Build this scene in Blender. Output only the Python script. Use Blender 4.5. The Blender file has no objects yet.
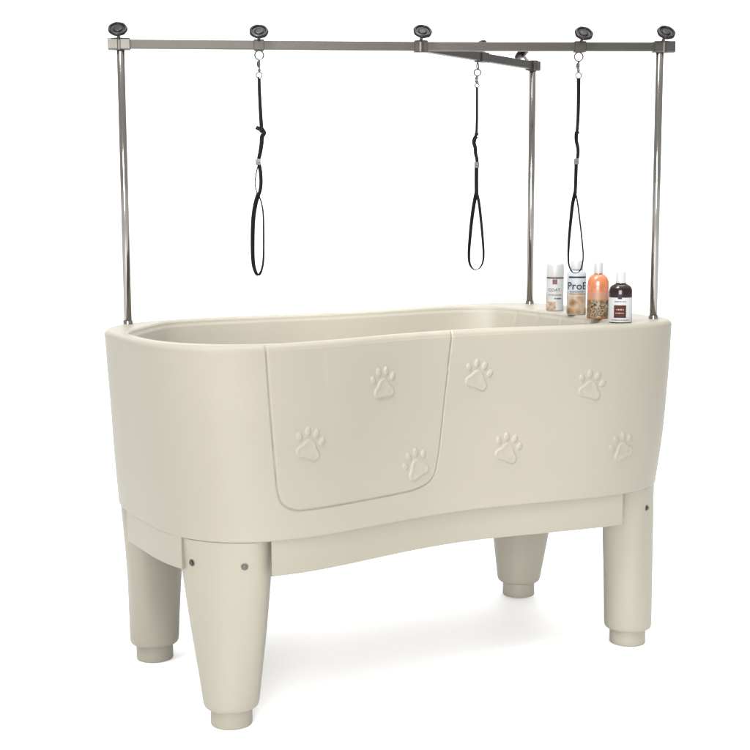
import bpy, bmesh, math, random
import numpy as np
from mathutils import Vector, Matrix
random.seed(4)
PI = math.pi
S = bpy.context.scene
COL = S.collection

# ------------------------------------------------------------------ camera
CF, CYAW, CPITCH, CROLL = 1359.77, -0.50637, 0.13329, -0.00287
CPOS = Vector((-1.8031, -3.14276, 1.2505))
cy, sy, cp, sp = math.cos(CYAW), math.sin(CYAW), math.cos(CPITCH), math.sin(CPITCH)
FW = Vector((-sy*cp, cy*cp, -sp)); RT = Vector((cy, sy, 0)); UP = RT.cross(FW)
RT, UP = RT*math.cos(CROLL)+UP*math.sin(CROLL), UP*math.cos(CROLL)-RT*math.sin(CROLL)
cam = bpy.data.cameras.new('camera'); co = bpy.data.objects.new('camera', cam); COL.objects.link(co)
m = Matrix((RT, UP, -FW)).transposed().to_4x4(); m.translation = CPOS
co.matrix_world = m
cam.sensor_width = 36; cam.sensor_fit = 'HORIZONTAL'; cam.lens = 36*CF/750
cam.clip_start = .05; cam.clip_end = 500
S.camera = co

# ------------------------------------------------------------------ materials
def nt(name):
    mt = bpy.data.materials.new(name); mt.use_nodes = True
    n = mt.node_tree; b = n.nodes['Principled BSDF']
    return mt, n, b
def mat(name, col, rough=.5, metal=0, bump=0, bscale=200, var=0, vscale=6, spec=.5, trans=0, coat=0, aniso=None, rvar=0):
    mt, n, b = nt(name)
    b.inputs['Base Color'].default_value = (*col, 1); b.inputs['Roughness'].default_value = rough
    b.inputs['Metallic'].default_value = metal
    b.inputs['Specular IOR Level'].default_value = spec
    b.inputs['Transmission Weight'].default_value = trans
    b.inputs['Coat Weight'].default_value = coat
    tc = n.nodes.new('ShaderNodeTexCoord')
    if var:
        t = n.nodes.new('ShaderNodeTexNoise'); t.inputs['Scale'].default_value = vscale; t.inputs['Detail'].default_value = 6
        r = n.nodes.new('ShaderNodeMix'); r.data_type = 'RGBA'
        n.links.new(tc.outputs['Object'], t.inputs['Vector']); n.links.new(t.outputs['Fac'], r.inputs[0])
        r.inputs[6].default_value = (*[c*(1-var) for c in col], 1); r.inputs[7].default_value = (*[min(1, c*(1+var)) for c in col], 1)
        n.links.new(r.outputs[2], b.inputs['Base Color'])
        if rvar:
            q = n.nodes.new('ShaderNodeMapRange'); q.inputs['To Min'].default_value = rough-rvar; q.inputs['To Max'].default_value = rough+rvar
            n.links.new(t.outputs['Fac'], q.inputs['Value']); n.links.new(q.outputs['Result'], b.inputs['Roughness'])
    if bump:
        t = n.nodes.new('ShaderNodeTexNoise'); t.inputs['Scale'].default_value = bscale; t.inputs['Detail'].default_value = 4
        if aniso:
            mp = n.nodes.new('ShaderNodeMapping'); mp.inputs['Scale'].default_value = aniso
            n.links.new(tc.outputs['Object'], mp.inputs['Vector']); n.links.new(mp.outputs['Vector'], t.inputs['Vector'])
        else:
            n.links.new(tc.outputs['Object'], t.inputs['Vector'])
        bp = n.nodes.new('ShaderNodeBump'); bp.inputs['Strength'].default_value = bump; bp.inputs['Distance'].default_value = .002
        n.links.new(t.outputs['Fac'], bp.inputs['Height']); n.links.new(bp.outputs['Normal'], b.inputs['Normal'])
    return mt

PLC = (.182, .1705, .138)
M_PL = mat('beige_plastic', PLC, .48, bump=.12, bscale=160, var=.045, vscale=3.2, rvar=.07, spec=.22)
M_STEEL = mat('brushed_steel', (.21, .198, .183), .12, metal=1, bump=.12, bscale=60, aniso=(8, 8, .3), var=.08, vscale=9)
M_BAR = mat('satin_steel_bar', (.052, .048, .042), .42, metal=.9, bump=.05, bscale=90, var=.10, vscale=14)
M_CLAMP = mat('clamp_metal', (.075, .071, .065), .34, metal=1, var=.15, vscale=40)
M_CHROME = mat('chrome_wire', (.07, .068, .065), .28, metal=1, var=.1, vscale=60)
M_BUCKLE = mat('nickel_buckle', (.085, .082, .078), .5, metal=.9, var=.2, vscale=300)
M_BLACK = mat('black_knob_plastic', (.0022, .0022, .0024), .36, spec=.22, bump=.1, bscale=300, var=.2, vscale=40)
M_WEB = mat('black_nylon_webbing', (.0035, .0035, .004), .8, spec=.12, bump=.6, bscale=900, var=.2, vscale=200)
M_FLOOR = mat('white_studio_floor', (.93, .93, .93), .55, var=.003, vscale=3, spec=.3)
M_WHITE = mat('white_cap_plastic', (.27, .27, .265), .35, var=.03, vscale=30)
M_LABW = mat('white_label', (.25, .255, .25), .45, var=.04, vscale=60)
M_LABB = mat('pale_blue_label', (.235, .25, .265), .4, var=.06, vscale=50)
M_ORANGE = mat('orange_shampoo', (.29, .092, .036), .22, coat=.15, var=.15, vscale=50)
M_BROWN = mat('dark_brown_shampoo', (.008, .003, .003), .14, spec=.3, coat=.0, var=.2, vscale=40)
M_PEACH = mat('peach_label', (.22, .105, .065), .4, var=.12, vscale=60)
M_MAROON = mat('maroon_print', (.028, .006, .005), .6, spec=.2, var=.2, vscale=120)
M_RED = mat('red_print', (.07, .010, .010), .4, var=.1, vscale=80)
M_INK = mat('dark_ink', (.010, .012, .022), .6, spec=.2, var=.1, vscale=80)
M_GREY = mat('grey_ink', (.05, .045, .045), .5, var=.1, vscale=80)
M_GOLD = mat('gold_ink', (.20, .10, .035), .4, var=.1, vscale=80)
def printmat(name, stops, scale, rough=.4):
    mt, n, b = nt(name)
    tc = n.nodes.new('ShaderNodeTexCoord'); v = n.nodes.new('ShaderNodeTexVoronoi'); v.inputs['Scale'].default_value = scale
    t = n.nodes.new('ShaderNodeTexNoise'); t.inputs['Scale'].default_value = scale*.8; t.inputs['Detail'].default_value = 5
    mx = n.nodes.new('ShaderNodeMix'); mx.inputs[0].default_value = .55
    n.links.new(tc.outputs['Object'], v.inputs['Vector']); n.links.new(tc.outputs['Object'], t.inputs['Vector'])
    r = n.nodes.new('ShaderNodeValToRGB'); n.links.new(v.outputs['Distance'], mx.inputs[2]); n.links.new(t.outputs['Fac'], mx.inputs[3])
    n.links.new(mx.outputs[0], r.inputs[0]); e = r.color_ramp.elements
    while len(e) < len(stops): e.new(.5)
    for k, (p, c) in enumerate(stops): e[k].position = p; e[k].color = (*c, 1)
    n.links.new(r.outputs[0], b.inputs['Base Color']); b.inputs['Roughness'].default_value = rough; b.inputs['Specular IOR Level'].default_value = .3
    return mt
M_FUR = printmat('dog_fur_print', [(.25, (.06, .03, .016)), (.42, (.15, .09, .045)), (.55, (.22, .165, .11)), (.75, (.26, .235, .20))], 45)
M_FLOWER = printmat('floral_print', [(.30, (.012, .02, .006)), (.40, (.07, .022, .010)), (.48, (.20, .16, .10)), (.56, (.03, .042, .014)), (.68, (.16, .065, .035))], 90)
M_BLOOM = printmat('blossom_print', [(.25, (.09, .04, .018)), (.42, (.19, .11, .065)), (.6, (.24, .215, .18))], 90)

# ------------------------------------------------------------------ helpers
def linkmesh(name, me, mt, parent=None, smooth=True):
    me.materials.clear()
    for x in (mt if isinstance(mt, (list, tuple)) else [mt]): me.materials.append(x)
    if smooth: me.polygons.foreach_set('use_smooth', [True]*len(me.polygons))
    o = bpy.data.objects.new(name, me); COL.objects.link(o)
    if parent: o.parent = parent
    return o
def from_bm(name, bm, mt, parent=None, smooth=True, angle=40):
    bmesh.ops.recalc_face_normals(bm, faces=bm.faces)
    me = bpy.data.meshes.new(name); bm.to_mesh(me); bm.free()
    o = linkmesh(name, me, mt, parent, smooth)
    if smooth: me.set_sharp_from_angle(angle=math.radians(angle))
    return o
def thing(name, label, cat, loc=(0, 0, 0), group=None, rz=0):
    o = bpy.data.objects.new(name, None); COL.objects.link(o); o.location = loc; o.rotation_euler = (0, 0, rz)
    o.empty_display_size = .05
    o['label'] = label; o['category'] = cat
    if group: o['group'] = group
    return o
def frame(d, up=(0, 0, 1)):
    d = Vector(d).normalized(); u = Vector(up)
    if abs(d.dot(u)) > .98: u = Vector((0, 1, 0))
    x = u.cross(d).normalized(); y = d.cross(x)
    return x, y, d
def ring_loft(bm, rings, cap0=True, cap1=True):
    vs = [[bm.verts.new(p) for p in r] for r in rings]
    n = len(vs[0])
    for a, b in zip(vs, vs[1:]):
        for i in range(n): bm.faces.new((a[i], a[(i+1) % n], b[(i+1) % n], b[i]))
    if cap0: bm.faces.new(vs[0][::-1])
    if cap1: bm.faces.new(vs[-1])
    return vs
def lathe(bm, prof, org=(0, 0, 0), axis=(0, 0, 1), n=32, sx=1, sy_=1, cap=True):
    x, y, d = frame(axis); o = Vector(org)
    if Vector(axis).normalized().z > .999: x, y, d = Vector((1, 0, 0)), Vector((0, 1, 0)), Vector((0, 0, 1))
    ring_loft(bm, [[o + d*h + x*(r*sx*math.cos(2*PI*i/n)) + y*(r*sy_*math.sin(2*PI*i/n)) for i in range(n)] for r, h in prof], cap, cap)
def rbox(bm, c, ax, ay, az, hx, hy, hz, r=.002, seg=3):
    """box with rounded long edges: profile in (ay, az), swept along ax with small end chamfers"""
    c = Vector(c); ax, ay, az = Vector(ax).normalized(), Vector(ay).normalized(), Vector(az).normalized()
    def prof(k):
        out = []
        for cyy, czz, a0 in ((hy-r, hz-r, 0), (-(hy-r), hz-r, 90), (-(hy-r), -(hz-r), 180), (hy-r, -(hz-r), 270)):
            for s in range(seg+1):
                a = math.radians(a0+90*s/seg)
                out.append((cyy+(r-k)*math.cos(a), czz+(r-k)*math.sin(a)))
        return out
    q = min(r*.5, .001)
    ring_loft(bm, [[c+ax*x+ay*p[0]+az*p[1] for p in prof(k)] for x, k in ((-hx, q), (-hx+q, 0), (hx-q, 0), (hx, q))])
def tube(bm, pts, r, n=10, closed=False):
    pts = [Vector(p) for p in pts]; N = len(pts); rings = []; prev = None
    for i, p in enumerate(pts):
        if closed: t = (pts[(i+1) % N]-pts[i-1]).normalized()
        else: t = (pts[min(i+1, N-1)]-pts[max(i-1, 0)]).normalized()
        if prev is None: x, y, _ = frame(t)
        else:
            x = (prev - t*prev.dot(t)).normalized(); y = t.cross(x)
        prev = x
        rings.append([p+x*(r*math.cos(2*PI*k/n))+y*(r*math.sin(2*PI*k/n)) for k in range(n)])
    if closed:
        vs = [[bm.verts.new(q) for q in rr] for rr in rings]
        for i in range(N):
            a, b = vs[i], vs[(i+1) % N]
            for k in range(n): bm.faces.new((a[k], a[(k+1) % n], b[(k+1) % n], b[k]))
    else: ring_loft(bm, rings)
def smooth_path(pts, sub=8):
    P = [Vector(p) for p in pts]; out = []
    for i in range(len(P)-1):
        p0, p1, p2, p3 = P[max(i-1, 0)], P[i], P[i+1], P[min(i+2, len(P)-1)]
        for s in range(sub):
            t = s/sub
            out.append(.5*((2*p1)+(p2-p0)*t+(2*p0-5*p1+4*p2-p3)*t*t+(3*p1-p0-3*p2+p3)*t**3))
    out.append(P[-1]); return out

# ------------------------------------------------------------------ tub outline
ZB, ZT = .456, .910
BOT = dict(A=.727, Bf=.440, Bb=.440, nl=3.31, nr=3.31, ef=.1105, eb=.0, dx=0)
TOP = dict(A=.7353, Bf=.4252, Bb=.4162, nl=3.154, nr=5.55, ef=.1312, eb=.0689, dx=-.0243)
def outl(t, A, Bf, Bb, nl, nr, ef, eb, dx):
    c, s = np.cos(t), np.sin(t); n = .5*(nl+nr)+.5*(nr-nl)*np.clip(c*3, -1, 1); B = np.where(s < 0, Bf, Bb)
    x = A*np.sign(c)*np.abs(c)**(2/n); y = B*np.sign(s)*np.abs(s)**(2/n)
    k = .5*(1+np.cos(PI*x/A))*np.clip(np.abs(s)*1.5, 0, 1)
    return x+dx, y+np.where(y < 0, ef, -eb)*k
def at_z(t, z):
    f = (z-ZB)/(ZT-ZB)
    return outl(t, **{k: BOT[k]*(1-f)+TOP[k]*f for k in BOT})
# arc-length sampling, dense on the front (t from pi to 2 pi)
tt = np.linspace(0, 2*PI, 40001)
xx, yy = outl(tt, **TOP); ss = np.concatenate([[0], np.cumsum(np.hypot(np.diff(xx), np.diff(yy)))])
seg = np.hypot(np.diff(xx), np.diff(yy)); ym = .5*(yy[1:]+yy[:-1]); xm = .5*(xx[1:]+xx[:-1])
dens = np.where((ym < -.20) & (xm < .66), 1/.0014, np.where(xm > .5, 1/.003, 1/.006))
cum = np.concatenate([[0], np.cumsum(seg*dens)]); NU = int(cum[-1])
TU = np.interp(np.arange(NU)/NU*cum[-1], cum, tt)
SU = np.interp(TU, tt, ss)
def s_of_x(x):      # arc length position on the front for a given x
    msk = yy < -.05
    o = np.argsort(xx[msk]); return float(np.interp(x, xx[msk][o], ss[:][msk][o]))
def normals2(x, y):
    dx = np.roll(x, -1)-np.roll(x, 1); dy = np.roll(y, -1)-np.roll(y, 1); l = np.hypot(dx, dy)+1e-12
    return dy/l, -dx/l
RL = .015      # lip radius
# door outline in (s, z)
door_xz = [(-.538, .96), (-.5355, .89), (-.529, .738), (-.521, .605), (-.517, .565), (-.507, .541), (-.484, .527), (-.455, .5225), (-.33, .523), (-.165, .525),
           (-.125, .529), (-.092, .539), (-.070, .560), (-.058, .60), (-.049, .642), (-.028, .764), (-.005, .892), (.006, .96)]
dp = np.array([(p.x, p.y) for p in smooth_path([(a, b, 0) for a, b in door_xz], 6)])
dsz = dp
def seg_dist(P, poly):
    d = np.full(len(P), 9.)
    for a, b in zip(poly[:-1], poly[1:]):
        ab = b-a; t = np.clip(((P-a)@ab)/(ab@ab+1e-12), 0, 1)
        d = np.minimum(d, np.linalg.norm(P-(a+t[:, None]*ab), axis=1))
    return d
def inside(P, poly):
    r = np.zeros(len(P), bool); n = len(poly)
    for i in range(n):
        a, b = poly[i], poly[(i+1) % n]
        c = ((a[1] > P[:, 1]) != (b[1] > P[:, 1]))
        xi = (b[0]-a[0])*(P[:, 1]-a[1])/((b[1]-a[1]) if abs(b[1]-a[1]) > 1e-12 else 1e-12)+a[0]
        r ^= c & (P[:, 0] < xi)
    return r
def sst(v, a, b):
    v = np.clip((v-a)/(b-a), 0, 1); return v*v*(3-2*v)
PAWS = [(-.218, .800, 3), (-.434, .677, -17), (-.129, .593, 22), (.067, .798, -20), (.376, .758, -17), (.144, .608, -20), (.469, .589, 20)]
def slope(x):
    m = yy < -.2; o = np.argsort(xx[m]); f = lambda v: np.interp(v, xx[m][o], yy[m][o])
    return float((f(x+.02)-f(x-.02))/.04)
def paw_h(P):
    h = np.zeros(len(P))
    for x, z, a in PAWS:
        q = P-np.array([x, z]); q[:, 0] *= math.hypot(1, slope(x)); near = np.hypot(q[:, 0], q[:, 1]) < .07
        if not near.any(): continue
        q = q[near]; a = math.radians(a); c, s = math.cos(a), math.sin(a)
        u = q[:, 0]*c+q[:, 1]*s; v = -q[:, 0]*s+q[:, 1]*c
        best = np.zeros(len(q))
        # pad: smooth union of three circles
        D = [np.hypot(u-cx, v-cz)-r for cx, cz, r in ((0, -.0065, .0150), (-.0180, -.0245, .0130), (.0180, -.0245, .0130), (0, -.0185, .0160))]
        k = .0045
        sm = -k*np.log(sum(np.exp(-d/k) for d in D))
        best = np.maximum(best, (1-sst(sm, -.0022, .0016))*(1-.35*(1-sst(sm, -.012, -.003))))
        for cx, cz, ta, rx, rz in ((-.0310, .0085, 24, .0078, .0108), (-.0125, .0245, 8, .0078, .0118), (.0110, .0250, -8, .0078, .0118), (.0300, .0100, -24, .0078, .0108)):
            ta = math.radians(ta); du, dv = u-cx, v-cz
            e = np.hypot((du*math.cos(ta)+dv*math.sin(ta))/rx, (-du*math.sin(ta)+dv*math.cos(ta))/rz)
            best = np.maximum(best, 1-sst(e, .50, 1.10))
        h[near] = np.maximum(h[near], best)
    return h*.0031

# profile rows: (kind, params)
zs = list(np.arange(ZB+.004, ZT-RL, .0014)); zs.append(ZT-RL)
rows = []       # each: (x, y, z arrays, v coordinate, displace weight)
T = TU
def ring_at(z, inset):
    x, y = at_z(T, z); nx, ny = normals2(x, y)
    return x-nx*inset, y-ny*inset, nx, ny
IN_T = dict(cx=-.0915, A=.6215, Bb=.372, Bf=.385)   # interior opening at the top
def inner(z):
    f = (z-.50)/(ZT-.50); sh = .17*(1-f)  # inner walls lean back further to catch more overhead light
    A = IN_T['A']-sh*.8
    c, s = np.cos(T), np.sin(T); n = 3.6+1.0*np.clip(c*3, -1, 1)+np.where((s > 0) & (c < 0), 0.5*np.clip(-c*3, 0, 1), 0)
    x = A*np.sign(c)*np.abs(c)**(2/n)+IN_T['cx']
    B = np.where(s < 0, IN_T['Bf']-sh, IN_T['Bb']-sh*.8)
    y = B*np.sign(s)*np.abs(s)**(2/n)
    # angled corner of the basin in front of the back left pole
    nx_, ny_ = -1.17/1.539, 1/1.539; d0 = .6166-sh*.8; px = x-IN_T['cx']; dt = nx_*px+ny_*y
    tq = np.where(dt > .01, (d0-nx_*IN_T['cx'])/np.maximum(dt, .01), 9.)
    ksm = 45.; sc_ = np.where((s > 0) & (c < .2), -np.log(np.exp(-ksm*np.minimum(tq, 3))+np.exp(-ksm))/ksm, 1.)
    sc_ = np.minimum(sc_, 1.); x = IN_T['cx']+px*sc_; y = y*sc_
    k = .5*(1+np.cos(PI*np.clip(x/.66, -1, 1)))*np.clip(np.abs(s)*1.5, 0, 1)
    return x, y+np.where(s < 0, .131, -.066)*k
ZD = ZT-.0015
def add_row(x, y, z, v, w, nx=None, ny=None, nz=0.):
    rows.append((x, y, np.full(NU, z) if np.isscalar(z) else z, v, w, nx, ny, nz))
for a in (80, 55, 30):      # bottom edge rounding
    r = .004; aa = math.radians(a)
    x, y, nx, ny = ring_at(ZB+.004, r*(1-math.cos(aa))); add_row(x, y, ZB+.004-r*math.sin(aa), ZB, 0, nx, ny)
first_wall = len(rows)
for z in zs:
    x, y, nx, ny = ring_at(z, 0); add_row(x, y, z, z, 1, nx, ny)
for a in range(6, 91, 6):
    aa = math.radians(a); x, y, nx, ny = ring_at(ZT, RL*(1-math.cos(aa)))
    add_row(x, y, ZT-RL+RL*math.sin(aa), ZT-RL+RL*aa, 1, nx*math.cos(aa), ny*math.cos(aa), math.sin(aa))
last_lip = len(rows)-1
# deck
x0, y0, _, _ = ring_at(ZT, RL)
xi, yi = inner(ZT); nxi, nyi = normals2(xi, yi); RI = .010
x1, y1 = xi+nxi*RI, yi+nyi*RI
for f in (.12, .25, .5, .75, .9):
    add_row(x0*(1-f)+x1*f, y0*(1-f)+y1*f, ZT-.0015*sst(np.array(f), 0, .6), 9, 0)
for a in range(0, 91, 15):
    aa = math.radians(a); add_row(xi+nxi*RI*(1-math.sin(aa)), yi+nyi*RI*(1-math.sin(aa)), ZD-RI+RI*math.cos(aa), 9, 0)
# grooves on the interior end wall below the bottles
for z in np.linspace(ZD-RI-.004, .765, 30):
    x, y = inner(z); nx, ny = normals2(x, y)
    g = np.zeros(NU)
    for gy in (.175, .075, -.035, -.145): g = np.maximum(g, np.exp(-((y-gy)/.0030)**2)*(x > .4))
    x = x+nx*g*.004; y = y+ny*g*.004
    add_row(x, y, z, 9, 0)
for a in range(15, 91, 15):  # unseen basin floor, set high so its bounce brightens the inner walls
    aa = math.radians(a); x, y = inner(.765); nx, ny = normals2(x, y)
    add_row(x-nx*.06*(1-math.cos(aa)), y-ny*.06*(1-math.cos(aa)), .765-.05*math.sin(aa), 9, 0)
NR = len(rows)
V = np.zeros((NR, NU, 3))
dsp = np.zeros((NR, NU)); SV = np.zeros((NR, NU, 2))
for j, (x, y, z, v, w, nx, ny, nz) in enumerate(rows):
    V[j, :, 0] = x; V[j, :, 1] = y; V[j, :, 2] = z; SV[j, :, 0] = x; SV[j, :, 1] = v
    if w:
        P = SV[j]; msk = (y < -.1)
        h = np.zeros(NU); Pm = P[msk]
        d = seg_dist(Pm, dsz)
        g = -.0030*np.exp(-(d/.0017)**2)
        ins = inside(Pm, dsz)
        g += np.where(ins, .0013*sst(d, .001, .006), 0)     # the door stands slightly proud
        h[msk] = g + (paw_h(Pm) if v < .9 else 0)
        fade = 1-sst(np.array(v), ZT-RL+.010, ZT-RL+.0235)
        wob = .00055*(np.sin(11*x+5*z+.4)*np.sin(7*z-3*x+1.)+.6*np.sin(23*x-13*z)+.5*np.sin(31*z+9*x+2.))*(1-sst(np.array(v), ZT-RL-.03, ZT-RL))
        h = (h+wob)*fade
        V[j, :, 0] += nx*h; V[j, :, 1] += ny*h; V[j, :, 2] += nz*h
Vf = V.reshape(-1, 3)
ii = np.arange(NU); i2 = (ii+1) % NU
quads = np.concatenate([np.stack([j*NU+ii, j*NU+i2, (j+1)*NU+i2, (j+1)*NU+ii], 1) for j in range(NR-1)])
cen = SV[:-1].reshape(-1, 2)
jj = np.repeat(np.arange(NR-1), NU); yc = V[:-1, :, 1].reshape(-1)
dm = inside(cen, dsz) & (yc < -.1) & (jj >= first_wall) & (jj < last_lip)
def np_mesh(name, verts, q, extra=None):
    used = np.unique(q); mp = np.full(len(verts), -1); mp[used] = np.arange(len(used))
    vv = verts[used]; q = mp[q]
    me = bpy.data.meshes.new(name)
    me.vertices.add(len(vv)); me.vertices.foreach_set('co', vv.astype(np.float32).ravel())
    polys = [len(q)*4]; L = list(q.ravel())
    ex = [[int(mp[k]) for k in e] for e in (extra or [])]
    loops = np.concatenate([q.ravel()]+[np.array(e) for e in ex]) if ex else q.ravel()
    starts = np.concatenate([np.arange(len(q))*4, np.array([len(q)*4+sum(len(e) for e in ex[:k]) for k in range(len(ex))], dtype=int)]) if ex else np.arange(len(q))*4
    me.loops.add(len(loops)); me.loops.foreach_set('vertex_index', loops.astype(np.int32))
    me.polygons.add(len(starts)); me.polygons.foreach_set('loop_start', starts.astype(np.int32))
    me.update(calc_edges=True); me.validate()
    return me

# ------------------------------------------------------------------ THE TUB
tub = thing('pet_bathing_tub', 'large beige plastic pet bathing tub on four thick legs with embossed paw prints', 'bathtub')
body = linkmesh('tub_shell', np_mesh('tub_shell', Vf, quads[~dm], [list(range(NU-1, -1, -1)), [(NR-1)*NU+k for k in range(NU)]]), M_PL, tub)
door = linkmesh('door_panel', np_mesh('door_panel', Vf, quads[dm]), M_PL, tub)

# skirts between the legs
def t_for(fn, lo, hi):
    td = np.linspace(lo, hi, 4001); X, Y = at_z(td, ZB)
    return td[np.argmin(np.abs(fn(X, Y)))]
def arc_ts(a, b, n):
    td = np.linspace(a, b, 4001); X, Y = at_z(td, ZB); s = np.concatenate([[0], np.cumsum(np.hypot(np.diff(X), np.diff(Y)))])
    return np.interp(np.linspace(0, s[-1], n), s, td)
def skirt_arc(a, b, i0, i1, name='skirt_panel', z0=.372):
    bm = bmesh.new(); n = 140; t = arc_ts(a, b, n); X, Y = at_z(t, ZB)
    dx, dy = np.gradient(X), np.gradient(Y); l = np.hypot(dx, dy); hx, hy = dy/l, -dx/l
    rings = []; r = .003; th = .012; z1 = ZB+.004
    for k in range(n):
        inset = i0+(i1-i0)*math.sin(PI*k/(n-1))**.8
        pr = [(inset, z1), (inset, z0+r), (inset+.001, z0+.001), (inset+r, z0), (inset+th-r, z0), (inset+th, z0+r), (inset+th, z1)]
        rings.append([(X[k]-hx[k]*i_, Y[k]-hy[k]*i_, z) for i_, z in pr])
    ring_loft(bm, rings)
    return from_bm(name, bm, M_PL, tub, angle=35)
skirt_arc(t_for(lambda X, Y: X+.535, PI, 1.5*PI), t_for(lambda X, Y: X-.487, 1.5*PI, 2*PI), .004, .015)
skirt_arc(t_for(lambda X, Y: X-.535, .02, PI/2), t_for(lambda X, Y: X+.535, PI/2, PI-.02), .004, .015)
skirt_arc(t_for(lambda X, Y: Y-.095, PI/2, PI), t_for(lambda X, Y: Y+.225, PI, 1.5*PI), .0005, .0022, z0=.380)
skirt_arc(t_for(lambda X, Y: Y+.225, 1.5*PI, 2*PI), t_for(lambda X, Y: Y-.095, 0, PI/2)+2*PI, .0005, .0022, z0=.380)

# legs
tdd = np.linspace(0, 2*PI, 8001)[:-1]; OX, OY = at_z(tdd, ZB)
def leg_radius_top(sx, sy_, cx, cyy, th):
    d = np.array([math.cos(th), math.sin(th)])
    # ray to the outline (polygon), minus a small inset
    rx, ry = OX-cx, OY-cyy; a = np.arctan2(ry, rx); da = np.abs((a-th+PI) % (2*PI)-PI); i = int(np.argmin(da + 0*rx))
    dist = math.hypot(rx[i], ry[i])-.0025
    diag = math.atan2(sy_*.80, sx*.60); ph = th-diag
    u, w = math.cos(ph), math.sin(ph)          # u outwards, w tangential
    do = .125 if u > 0 else .072
    n = 2.8
    tw = .128-.024*min(max(-math.cos(th)*sx*1.6, 0), 1)
    se = 1/((abs(u)/do)**n+(abs(w)/tw)**n)**(1/n)
    k = 40.
    return -math.log(math.exp(-k*dist)+math.exp(-k*se))/k + .004 if abs(dist-se) < .03 else min(dist, se)
def make_leg(sx, sy_):
    cx, cyy = .60*sx, .2647*sy_
    bm = bmesh.new(); n = 72; ths = [2*PI*i/n for i in range(n)]
    Rt = [leg_radius_top(sx, sy_, cx, cyy, t) for t in ths]
    # smooth the top section a little
    for _ in range(2): Rt = [(Rt[i-1]+2*Rt[i]+Rt[(i+1) % n])/4 for i in range(n)]
    Rb = .0655; rings = []
    zz = [.0445, .0455, .048, .053, .060, .08, .11, .15, .19, .23, .27, .31, .34, .37, .40, .43, .45, ZB-.0004]
    for z in zz:
        f = (z-.045)/(ZB-.045); f = min(max(f, 0), 1)
        g = np.interp(f, [0, .2, .5, .75, .9, 1], [0, .24, .60, .84, .96, 1])
        fo = {.0445: .88, .0455: .925, .048: .965, .053: .99}.get(z, 1)
        rr = []
        for t, R in zip(ths, Rt):
            diag = math.atan2(sy_*.7, sx*.7); u = math.cos(t-diag)
            gg = g if u < .2 else g*(1-(u-.2)*.5*math.sin(PI*f))
            q = (Rb+(R-Rb)*gg)*fo
            rr.append((cx+q*math.cos(t), cyy+q*math.sin(t), z))
        rings.append(rr)
    ring_loft(bm, rings)
    leg = from_bm('leg', bm, M_PL, tub, angle=50)
    bm = bmesh.new(); lathe(bm, [(.043, 0), (.0485, .0012), (.0495, .004), (.0495, .0412), (.0488, .0438)], (cx, cyy, 0), n=48)
    foot = from_bm('foot', bm, M_PL, leg)
    return leg, rings, cx, cyy, Rt, Rb
def leg_surface(rings, cx, cyy, th, z):
    zs_ = [r[0][2] for r in rings]
    i = max(k for k in range(len(zs_)-1) if zs_[k] <= z); f = (z-zs_[i])/(zs_[i+1]-zs_[i])
    n = len(rings[0]); k = int(round(th/(2*PI)*n)) % n
    def P(kk): return Vector(rings[i][kk % n])*(1-f)+Vector(rings[i+1][kk % n])*f
    p = P(k); t = (P(k+1)-P(k-1)).normalized(); up = (Vector(rings[i+1][k])-Vector(rings[i][k])).normalized()
    nrm = t.cross(up).normalized()
    return p, nrm
for sx, sy_ in ((-1, -1), (-1, 1), (1, -1), (1, 1)):
    leg, rings, cx, cyy, Rt, Rb = make_leg(sx, sy_)
    diag = math.atan2(sy_*.7, sx*.7)
    bmh = None
    for dth in ((-56, 48) if sx*sy_ > 0 else (-48, 56)) if sy_ < 0 else ((-48, 20) if sx < 0 else (-20, 48)):
        th = (diag+math.radians(dth)) % (2*PI)
        p, nr = leg_surface(rings, cx, cyy, th, .400)
        if nr.dot(Vector((math.cos(th), math.sin(th), 0))) < 0: nr = -nr
        bm = bmesh.new()
        lathe(bm, [(.0085, -.002), (.0085, .0006), (.0080, .0011), (.0052, .0012)], p, nr, n=24)
        lathe(bm, [(.0050, .0010), (.0050, .0040), (.0043, .0048), (.0022, .0049), (.0020, .0035)], p, nr, n=6)
        from_bm('bolt', bm, M_CLAMP, leg, angle=25)

# ------------------------------------------------------------------ OVERHEAD FRAME
HB = 1.6297
PL_, PR_, PBk = Vector((-.641, .293, 0)), Vector((.641, -.294, 0)), Vector((.645, .286, 0))
J = Vector((.072, -.0135, 0))
fr = thing('overhead_tether_frame', 'grey metal overhead frame of three poles and crossbars with black knobs above the tub', 'metal frame', (0, 0, ZD))
def fpart(name, bm, mt, parent=fr, angle=40):
    # mesh is built in world coordinates: shift to the parent's space
    off = Vector((0, 0, 0)); p = parent
    while p is not None: off += p.location; p = p.parent
    bmesh.ops.translate(bm, verts=bm.verts, vec=-off)
    return from_bm(name, bm, mt, parent, angle=angle)
Zv = Vector((0, 0, 1))
def bar_axes(a, b):
    d = (b-a); d.z = 0; d.normalize(); return d, Vector((-d.y, d.x, 0))
BH = .0112
def crossbar(a, b, e0, e1, dz=0):
    d, p = bar_axes(a, b); A_ = a-d*e0; B_ = b+d*e1; L = (B_-A_).length; bm = bmesh.new()
    rbox(bm, (A_+B_)/2+Zv*(HB+dz), d, p, Zv, L/2, .0105, BH, .0012)
    return fpart('crossbar', bm, M_BAR, angle=10), d, p
_, d1, p1 = crossbar(PL_, J, -.018, .002)
_, d2, p2 = crossbar(J, PR_, 0, -.006)
_, d3, p3 = crossbar(J, PBk, -.012, -.018, -.0015)
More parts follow.
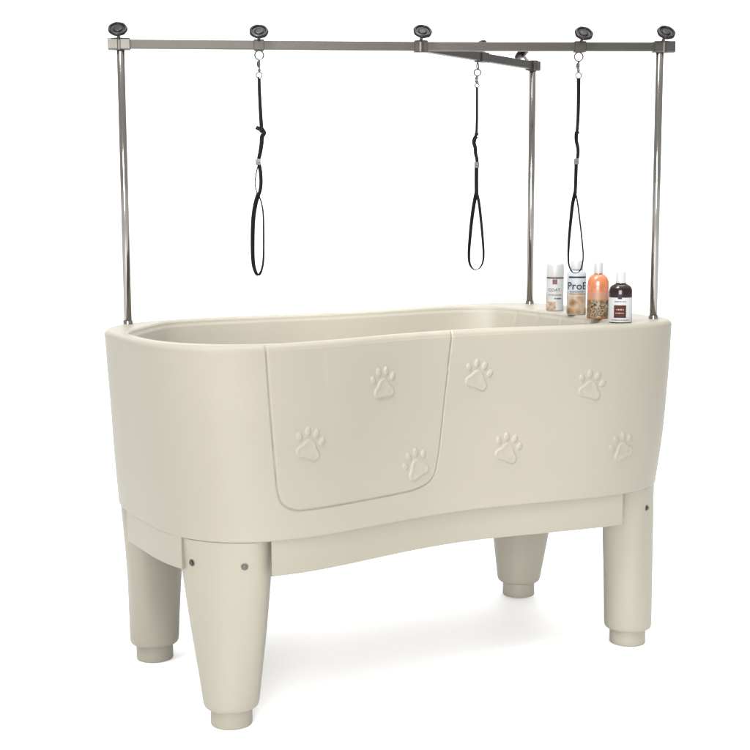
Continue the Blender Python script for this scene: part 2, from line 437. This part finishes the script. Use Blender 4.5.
def knob(pos, axis, parent):
    axis = Vector(axis).normalized(); bm = bmesh.new()
    lathe(bm, [(.0042, -.030), (.0042, .004)], pos, axis, n=16)
    st = fpart('knob_stem', bm, M_CLAMP, parent)
    bm = bmesh.new(); n = 64; x, y, d = frame(axis); rings = []
    prof = [(.008, -.002), (.0095, .000), (.0215, .002), (.0243, .0045), (.0248, .0075), (.0238, .0105), (.0212, .0122), (.0188, .0122), (.0172, .0108), (.0168, .0086),
            (.0120, .0080), (.0112, .0098), (.0100, .0106), (.0040, .0108)]
    for r, h in prof:
        w = .018 if r > .02 else 0
        rings.append([Vector(pos)+d*h+x*(r*(1+w*math.cos(7*2*PI*i/n))*math.cos(2*PI*i/n))+y*(r*(1+w*math.cos(7*2*PI*i/n))*math.sin(2*PI*i/n)) for i in range(n)])
    ring_loft(bm, rings)
    fpart('knob', bm, M_BLACK, parent)
def clamp(c, d, p, hl, hy=.0145, hz=.0145, name='clamp', kaxis=None, koff=.0, dist=.046, mt=M_BAR, collar=False):
    """sleeve block round the bar, with a threaded knob"""
    bm = bmesh.new(); c = Vector(c)
    rbox(bm, c, d, p, Zv, hl, hy, hz, .0035)
    o = fpart(name, bm, mt, angle=10)
    if collar:
        bm = bmesh.new(); lathe(bm, [(.0148, -.0155), (.0162, -.0140), (.0162, .0140), (.0148, .0155)], c, Zv, n=32)
        fpart('collar', bm, M_CLAMP, o)
    if kaxis is not None:
        knob(c+d*koff+Vector(kaxis).normalized()*(dist-.008), kaxis, o)
    return o
toward1 = -p1 if p1.dot(FW) > 0 else p1
toward2 = -p2 if p2.dot(FW) > 0 else p2
away3 = p3 if p3.dot(FW) > 0 else -p3
k1 = toward1+Zv*.95; k2 = toward2+Zv*.95+d2*.12; k3 = away3*.85+Zv*1.0
def jit(v, a, b): return Vector(v)+Vector((a, b, 0))
# end brackets round the poles
clamp(PL_+Zv*HB-d1*.003, d1, p1, .028, .0155, .0150, 'end_bracket', k1, -.0, .050, M_CLAMP, True)
clamp(PR_+Zv*HB+d2*.010, d2, p2, .028, .0155, .0150, 'end_bracket', k2, -.008, .050, M_CLAMP, True)
clamp(PBk+Zv*(HB-.0015)+d3*.002, d3, p3, .022, .0150, .0145, 'end_bracket', k3, -.012, .050, M_BAR, True)
clamp(J+Zv*HB, d1, p1, .017, .0150, .0152, 'joint_block', jit(k1, .08, .02), -.002, .050, M_BAR, True)
C1 = Vector((-.320, .1445, HB)); C1 = PL_+d1*((C1-PL_).dot(d1)); C1.z = HB
C3 = PR_-d2*.214; C3.z = HB
C2 = J+d3*.318; C2.z = HB-.0015
clamp(C1, d1, p1, .013, .0142, .0142, 'sliding_clamp', k1)
clamp(C3, d2, p2, .015, .0142, .0142, 'sliding_clamp', k2)
clamp(C2+d3*.012, d3, p3, .020, .0142, .0142, 'sliding_clamp', k3, .038)
for P_, l in ((PL_, None), (PR_, None), (PBk, None)):
    bm = bmesh.new(); lathe(bm, [(.0096, 0), (.0102, .001), (.0102, HB-ZD-.012), (.0096, HB-ZD-.011)], (P_.x, P_.y, ZD), n=40)
    po = fpart('pole', bm, M_STEEL)
    bm = bmesh.new(); lathe(bm, [(.0128, 0), (.0128, .010), (.0122, .0118), (.0106, .012)], (P_.x, P_.y, ZD-.001), n=40)
    fpart('pole_socket', bm, M_STEEL, po)

# ------------------------------------------------------------------ TETHER LOOPS
def ribbon(bm, pts, wd, w, t):
    """flat webbing along pts; wd = list of width directions"""
    N = len(pts); rings = []
    for i in range(N):
        tg = (pts[min(i+1, N-1)]-pts[max(i-1, 0)]).normalized(); a = Vector(wd[i]); a = (a-tg*a.dot(tg)).normalized(); b = tg.cross(a)
        ww = w[i] if isinstance(w, list) else w
        rings.append([pts[i]+a*(ww/2)*u+b*(t/2)*v for u, v in ((1, .6), (.85, 1), (-.85, 1), (-1, .6), (-1, -.6), (-.85, -1), (.85, -1), (1, -.6))])
    ring_loft(bm, rings)
def ringpts(c, r, ax, ay, n=24): return [Vector(c)+Vector(ax)*(r*math.cos(2*PI*i/n))+Vector(ay)*(r*math.sin(2*PI*i/n)) for i in range(n)]
def tether(C, u0, v0, label, rig, strap, knot, small, loop, slider, rot=0.):
    """C: clamp centre; (u0,v0): its pixel in the photograph's measurements. All other lists are measured offsets (750 px units) turned into metres."""
    sc = 1/(CF/((C-CPOS).dot(FW)))
    Rv = Vector((RT.x, RT.y, 0)).normalized(); Dv = Vector((-Rv.y, Rv.x, 0))
    base = Vector((C.x, C.y, C.z))
    th = thing('grooming_loop', label, 'tether strap', tuple(base), 'grooming loops hanging from the overhead bars')
    def P(u, v, d=0.):      # measured position in the vertical plane the strap hangs in
        r_ = FW+RT*((u-375)/CF)-UP*((v-375)/CF); t_ = (C-CPOS).dot(Dv)/r_.dot(Dv)
        return CPOS+r_*t_-C+Dv*d
    # metal: eye ring, swivel snap, lower ring
    for (u, v, r, kind) in rig['rings']:
        ax = Rv if kind == 'f' else (Rv*.35+Dv*.93).normalized()
        bm = bmesh.new(); tube(bm, ringpts(P(u, v), r*sc, ax, Zv), (.0019 if r > 3 else .0015), 8, True)
        fpart2('ring', bm, M_CHROME, th)
    bm = bmesh.new(); a, b = rig['snap']
    lathe(bm, [(.0022, 0), (.0038, .002), (.0038, .007), (.0024, .009), (.0024, .013), (.0036, .015), (.0030, (a[1]-b[1])*-sc)], P(*b), Zv, n=12)
    g = smooth_path([P(a[0]-1.2, a[1]+1), P(a[0]-2, a[1]+4), P(a[0]-1, a[1]+7), P(a[0]+1, a[1]+8)], 5); tube(bm, g, .0016, 8)
    fpart2('snap_hook', bm, M_CHROME, th)
    # upper strap
    def rib(name, pl, wdir, w, t=.0016, parent=th):
        bm = bmesh.new()
        for seg_ in pl:
            path = smooth_path([P(*q) for q in seg_[0]], 6); n = len(path)
            wa, wb = seg_[1], seg_[2]
            wds = [Rv*math.cos(wa+(wb-wa)*i/(n-1))+Dv*math.sin(wa+(wb-wa)*i/(n-1)) for i in range(n)]
            ribbon(bm, path, wds, seg_[3] if len(seg_) > 3 else w, t)
        return fpart2(name, bm, M_WEB, parent)
    rib('strap', strap, None, .0125)
    # knot
    bm = bmesh.new()
    for q in knot: 
        rr = bmesh.ops.create_uvsphere(bm, u_segments=12, v_segments=8, radius=1)
        bmesh.ops.transform(bm, matrix=Matrix.Translation(P(q[0], q[1]))@Matrix.Rotation(q[4], 4, Dv)@Matrix.Diagonal((q[2]*sc, q[2]*sc, q[3]*sc, 1)), verts=rr['verts'])
    fpart2('knot', bm, M_WEB, th)
    if small: rib('strap_fold', small, None, .0105)
    rib('noose', loop, None, .0125)
    # slider buckle
    bm = bmesh.new(); u, v = slider
    hw, hh = 2.5*sc, 3.6*sc
    c = P(u, v)
    rbox(bm, c-Dv*.0045, Rv, Dv, Zv, hw, .0014, hh*.86, .0010)
    rbox(bm, c-Dv*.0066, Rv, Dv, Zv, hw*.92, .0010, .0012, .0006)
    fpart2('slider_buckle', bm, M_BUCKLE, th)
    return th
def fpart2(name, bm, mt, parent): return from_bm(name, bm, mt, parent)
tether(C1, 258.5, 45, 'leftmost black grooming loop, hanging alone from the left half of the long crossbar',
       dict(rings=[(259.2, 55.2, 4.4, 'f'), (259.2, 75.2, 3.0, 'f')], snap=((259.2, 60), (259.3, 72))),
       [([(259.2, 77), (259.4, 90), (260.5, 112), (261.5, 128)], 1.05, .75),
        ([(261, 128), (263, 131), (264, 133), (262, 137), (261.5, 144), (260.3, 152), (258.8, 159), (258.6, 165)], .2, .9),
        ([(256, 127.2), (258.5, 128.5), (261.5, 130)], .3, .3)],
       [(261.5, 130, 2.2, 3.0, .3)],
       [([(258.6, 164), (256.5, 172), (255, 183), (256.5, 191), (258.3, 196)], 1.45, 1.5),
        ([(258.8, 163), (260.5, 172), (261, 183), (260, 191), (258, 196)], .5, .7)],
       [([(258.5, 194), (255.5, 204), (253.2, 220), (252.6, 245), (253.2, 262), (255.2, 271), (258.2, 275.3), (261.2, 271.5)], .35, 1.1),
        ([(258.5, 194), (261.5, 203), (263.2, 214), (263.7, 235), (263.6, 255), (262.8, 265), (261.0, 272)], 1.45, 1.2)],
       (258.3, 162))
tether(C2, 477.0, 57.5, 'black grooming loop second from left, hanging from the short slanting crossbar at the back',
       dict(rings=[(477.7, 66.3, 3.3, 's'), (477.4, 72.6, 3.3, 'f'), (477, 85.5, 2.1, 'f')], snap=((477.3, 76), (477, 84))),
       [([(477, 87), (477, 105), (476.9, 120), (476.5, 135)], 1.0, .9),
        ([(476.5, 136), (474.5, 139), (474, 143), (475.3, 148), (475.7, 154), (477, 160), (476.6, 169)], .3, .8)],
       [(476.5, 134, 2.0, 2.3, 0), (474.4, 140.5, 2.0, 3.2, .2)],
       [([(476.5, 168), (476.4, 180), (476.5, 193)], .35, .35, .0120)],
       [([(476.5, 192), (474, 204), (471.5, 222), (469.8, 240), (468.9, 254), (469.6, 263), (472.3, 268.2), (476, 270)], .4, 1.22),
        ([(476.5, 192), (479, 203), (481.2, 222), (482.8, 240), (483.6, 254), (482.8, 262), (480.0, 267.7), (476, 270)], .75, 1.22)],
       (476.6, 165))
tether(C3, 580.2, 46.5, 'rightmost black grooming loop, its noose hanging just in front of the spray bottles',
       dict(rings=[(578.7, 56.8, 4.3, 'f'), (578.5, 75.5, 2.9, 'f')], snap=((578.6, 62), (578.5, 72.5))),
       [([(578.6, 78), (578.5, 98), (578.0, 118), (577, 132)], .5, .8),
        ([(576.5, 132), (576.3, 140), (578.0, 149), (577.8, 156), (576.4, 164)], .5, .8)],
       [(576.6, 133, 2.1, 2.3, 0), (578.2, 132.6, 1.2, 1.5, 0)],
       [([(576.2, 163), (575.8, 178), (575.2, 193)], .5, .6, .0115)],
       [([(575.3, 192), (572.6, 204), (570.6, 222), (569.0, 240), (568.3, 256), (569.2, 266), (572.0, 271.6), (575.5, 273.2)], .5, 1.4),
        ([(575.3, 192), (577.6, 203), (580.0, 222), (582.0, 240), (583.2, 256), (582.0, 266), (579.3, 271.5), (575.5, 273.2)], 1.1, 1.22)],
       (576.3, 161.5))

# ------------------------------------------------------------------ BOTTLES
def unproj(u, v, z):
    d = FW+RT*((u-375)/CF)-UP*((v-375)/CF); t = (z-CPOS.z)/d.z; return CPOS+d*t
def patch(parent, name, mt, fsec, z0, z1, a0, a1, off=.0004, nz=10, na=20):
    """curved label patch lying on the bottle's side: fsec(a) -> (x, y) with a=0 facing local -Y"""
    bm = bmesh.new(); g = []
    for j in range(nz+1):
        z = z0+(z1-z0)*j/nz
        g.append([bm.verts.new(Vector((*fsec(a0+(a1-a0)*i/na, off), z))) for i in range(na+1)])
    for j in range(nz):
        for i in range(na): bm.faces.new((g[j][i], g[j][i+1], g[j+1][i+1], g[j+1][i]))
    return from_bm(name, bm, mt, parent)
def text_patch(parent, name, txt, mt, fsec, z, size, ac=0., R=.025, off=.0009, bold=.0):
    cu = bpy.data.curves.new(name, 'FONT'); cu.body = txt; cu.size = size; cu.align_x = 'CENTER'; cu.resolution_u = 3; cu.offset = bold
    o = bpy.data.objects.new(name, cu); COL.objects.link(o)
    dg = bpy.context.evaluated_depsgraph_get(); me = bpy.data.meshes.new_from_object(o.evaluated_get(dg))
    bpy.data.objects.remove(o)
    bm = bmesh.new(); bm.from_mesh(me); bmesh.ops.triangulate(bm, faces=bm.faces)
    for v in bm.verts:
        a = ac+v.co.x/R; x, y = fsec(a, off); v.co = (x, y, z+v.co.y)
    return from_bm(name, bm, mt, parent, smooth=False)
def ink_line(parent, mt, fsec, z, h, a0, a1, off=.0008):
    # a line of print too small to read in the photograph: short runs of ink on the label
    bm = bmesh.new(); rnd = random.Random(int(z*1e5)); a = a0
    while a < a1:
        w = rnd.uniform(.05, .16); e = min(a+w, a1); g = []
        for zz in (z, z+h): g.append([bm.verts.new(Vector((*fsec(a+(e-a)*i/4, off), zz))) for i in range(5)])
        for i in range(4): bm.faces.new((g[0][i], g[0][i+1], g[1][i+1], g[1][i]))
        a = e+rnd.uniform(.03, .06)
    return from_bm('label_print', bm, mt, parent)
def sec(hx, hy):
    def f(a, off=0.): return ((hx+off)*math.sin(a), -(hy+off)*math.cos(a))
    return f
def bottle(u, v, label, name='shampoo_bottle', zb=ZD, push=.032):
    p = unproj(u, v, zb); dirn = Vector((p.x-CPOS.x, p.y-CPOS.y, 0)).normalized(); p = p+dirn*push
    rz = math.atan2(dirn.y, dirn.x)-PI/2
    s = (p-CPOS).dot(FW)/CF
    return thing(name, label, 'bottle' , (p.x, p.y, zb), 'grooming bottles in a row on the tub deck', rz), s
def lat(bm, prof, hx, hy, n=40):
    k = hy/hx; rings = [[(r*math.cos(2*PI*i/n), r*(k if r > hx*.45 else 1+(k-1)*max(0, (r-.25*hx)/(.2*hx)))*math.sin(2*PI*i/n), z) for i in range(n)] for r, z in prof]
    ring_loft(bm, rings)
# 1 spray can
b, s = bottle(554.7, 311.3, 'white aerosol can with a wide white cap, leftmost bottle in the row', 'spray_can', push=.034)
R = 8.7*s
bm = bmesh.new(); lathe(bm, [(R*.93, 0), (R, .002), (R, 31*s), (R*.97, 33*s), (R*.93, 34*s)], n=40); from_bm('can_body', bm, M_LABW, b)
bm = bmesh.new(); lathe(bm, [(R*1.0, 33.6*s), (R*1.02, 34.5*s), (R*1.0, 44*s), (R*.96, 46.5*s), (R*.85, 47.6*s), (R*.6, 48*s)], n=40); from_bm('cap', bm, M_WHITE, b)
F = sec(R, R)
patch(b, 'label_band', M_MAROON, F, 32.2*s, 33.2*s, -1.5, 1.5)
patch(b, 'emblem', M_RED, F, 26.5*s, 31.5*s, -.28, .22)
text_patch(b, 'label_text', 'COAT', M_GREY, F, 19.5*s, 4.4*s, -.1, R, bold=.0001)
ink_line(b, M_GREY, F, 15.4*s, 1.0*s, -.8, .8)
ink_line(b, M_INK, F, 11.8*s, 1.2*s, -.05, .75)
patch(b, 'label_picture', M_BLOOM, F, 1*s, 9*s, -1.35, .1)
patch(b, 'label_picture', M_PEACH, F, 9.2*s, 17*s, -1.4, -1.05)
# 2 white-blue bottle
b, s = bottle(576, 315.5, 'pale blue and white bottle lettered ProE above a tan dog picture, behind the noose')
R = 9.6*s; H2 = R*.72
bm = bmesh.new(); lat(bm, [(R*.92, 0), (R, .003), (R, 40*s), (R*.96, 42*s), (R*.80, 44*s), (R*.6, 45.2*s)], R, H2); from_bm('bottle_body', bm, M_LABB, b)
bm = bmesh.new(); lathe(bm, [(6.2*s, 45*s), (6.3*s, 45.6*s), (6.2*s, 53*s), (5.6*s, 54*s)], n=32); from_bm('cap', bm, M_WHITE, b)
F = sec(R, H2)
patch(b, 'label_band', M_INK, F, 36.8*s, 38.4*s, -.9, 1.15)
text_patch(b, 'label_text', 'ProE', M_INK, F, 25.5*s, 10.5*s, .05, R*.95, bold=.0002)
patch(b, 'label_band', M_GOLD, F, 20.2*s, 21.6*s, -.8, 1.2)
ink_line(b, M_GREY, F, 22.6*s, 1.1*s, -.7, .9)
patch(b, 'label_picture', M_FUR, F, 1*s, 18.5*s, -1.15, 1.3)
# 3 orange bottle
b, s = bottle(597.5, 319.5, 'bottle of orange shampoo with a floral label and white cap')
R = 10.7*s; H3 = R*.66
bm = bmesh.new(); lat(bm, [(R*.93, 0), (R, .003), (R, 33*s), (R*.97, 37*s), (R*.86, 40.6*s), (R*.66, 43*s), (R*.46, 44.2*s), (R*.40, 45*s), (R*.40, 46*s)], R, H3); from_bm('bottle_body', bm, M_ORANGE, b)
bm = bmesh.new(); lathe(bm, [(4.5*s, 45.3*s), (4.6*s, 46*s), (4.4*s, 55*s), (4.0*s, 56*s)], n=32); from_bm('cap', bm, M_WHITE, b)
F = sec(R, H3)
patch(b, 'label', M_PEACH, F, 19.5*s, 27*s, -1.45, 1.22)
patch(b, 'label', M_FLOWER, F, 1*s, 19*s, -1.5, 1.5)
patch(b, 'label_band', M_GOLD, F, 18.6*s, 20*s, -1.45, 1.45, .0007)
ink_line(b, M_PEACH, F, 32*s, 1.6*s, -.7, .7)
# 4 brown bottle
b, s = bottle(620, 323.8, 'short bottle of dark brown shampoo with white label and maroon square, nearest the right pole')
R = 11.6*s; H4 = R*.66
bm = bmesh.new(); lat(bm, [(R*.93, 0), (R, .003), (R, 25*s), (R, 31*s), (R*.96, 34*s), (R*.84, 36.6*s), (R*.62, 38.2*s), (R*.46, 39.2*s), (R*.42, 40.5*s)], R, H4); from_bm('bottle_body', bm, M_BROWN, b)
bm = bmesh.new(); lathe(bm, [(4.9*s, 39.8*s), (5.0*s, 40.4*s), (4.7*s, 50*s), (4.3*s, 50.8*s)], n=32); from_bm('cap', bm, M_WHITE, b)
F = sec(R, H4)
patch(b, 'label', M_LABW, F, 1*s, 25.5*s, -2.2, 2.2)
patch(b, 'emblem', M_INK, F, 24.0*s, 28.8*s, -.22, .12, .0008)
ink_line(b, M_GREY, F, 21*s, 1.2*s, -.5, .5)
patch(b, 'label_picture', M_MAROON, F, 5.5*s, 18*s, -.55, .50, .0008)
ink_line(b, M_PEACH, F, 13*s, 1.3*s, -.32, .28, .0013)
ink_line(b, M_PEACH, F, 9.6*s, 1.0*s, -.40, .34, .0013)
ink_line(b, M_GREY, F, 2.8*s, .9*s, -.8, .8)

# ------------------------------------------------------------------ floor
bm = bmesh.new(); bmesh.ops.create_circle(bm, cap_ends=True, radius=120, segments=64)
fl = from_bm('floor', bm, M_FLOOR, None, smooth=False); fl['kind'] = 'structure'; fl['label'] = 'seamless white studio floor'

# ------------------------------------------------------------------ light
W = bpy.data.worlds.new('World'); S.world = W; W.use_nodes = True; n = W.node_tree
bg = n.nodes['Background']; bg.inputs['Strength'].default_value = 1.0
# a white studio: bright backdrop ahead and bright ceiling, dimmer side walls and room behind the camera
tc = n.nodes.new('ShaderNodeTexCoord'); sp = n.nodes.new('ShaderNodeSeparateXYZ'); n.links.new(tc.outputs['Generated'], sp.inputs[0])
cb = n.nodes.new('ShaderNodeCombineXYZ'); n.links.new(sp.outputs[0], cb.inputs[0]); n.links.new(sp.outputs[1], cb.inputs[1])
nm = n.nodes.new('ShaderNodeVectorMath'); nm.operation = 'NORMALIZE'; n.links.new(cb.outputs[0], nm.inputs[0])
vm = n.nodes.new('ShaderNodeVectorMath'); vm.operation = 'DOT_PRODUCT'; n.links.new(nm.outputs[0], vm.inputs[0])
hv = Vector((FW.x, FW.y, 0)).normalized(); vm.inputs[1].default_value = hv
def ramp(sock, a, b):
    r = n.nodes.new('ShaderNodeMapRange'); r.interpolation_type = 'SMOOTHSTEP'
    r.inputs['From Min'].default_value = a; r.inputs['From Max'].default_value = b; n.links.new(sock, r.inputs['Value']); return r.outputs['Result']
az = ramp(vm.outputs['Value'], .70, .92); el = ramp(sp.outputs[2], .40, .75)
mxx = n.nodes.new('ShaderNodeMath'); mxx.operation = 'MAXIMUM'; n.links.new(az, mxx.inputs[0]); n.links.new(el, mxx.inputs[1])
mr = n.nodes.new('ShaderNodeMapRange'); mr.inputs['To Min'].default_value = .95; mr.inputs['To Max'].default_value = 2.4
n.links.new(mxx.outputs[0], mr.inputs['Value']); n.links.new(mr.outputs['Result'], bg.inputs['Strength'])
bg.inputs['Color'].default_value = (1, 1, 1, 1)
def area(name, loc, tgt, size, energy, col=(1, 1, 1), sy_=None, spread=180):
    l = bpy.data.lights.new(name, 'AREA'); l.energy = energy; l.size = size; l.color = col; l.spread = math.radians(spread)
    if sy_: l.shape = 'RECTANGLE'; l.size_y = sy_
    o = bpy.data.objects.new(name, l); COL.objects.link(o); o.location = loc
    o.rotation_euler = (Vector(tgt)-Vector(loc)).to_track_quat('-Z', 'Y').to_euler()
    return o
area('softbox_key', (-2.2, -1.4, 3.9), (.2, 0, .8), 1.3, 130, (1, .985, .975), 1.3)
area('softbox_front', (-2.6, -3.8, 1.4), (0, 0, .55), 1.5, 172, (1, .985, .98), 1.3)
area('softbox_top', (.2, -.6, 4.0), (0, 0, 0), 2.0, 90, (1, 1, 1))
area('added_basin_fill', (-1.1, -.8, 3.0), (.15, .22, .85), .7, 5.4, (1, .99, .98), .7, 30)  # added fill lamp to brighten the basin's inner walls, not a known source
area('added_leg_fill', (-2.5, -4.1, .45), (.50, .15, -.06), .6, 3.4, (1, .99, .98), .35, 22)  # added low fill lamp to lift the rear and front right legs

S.render.engine = 'CYCLES'
S.view_settings.view_transform = 'Standard'; S.view_settings.look = 'None'
S.view_settings.exposure = 0; S.view_settings.gamma = 1
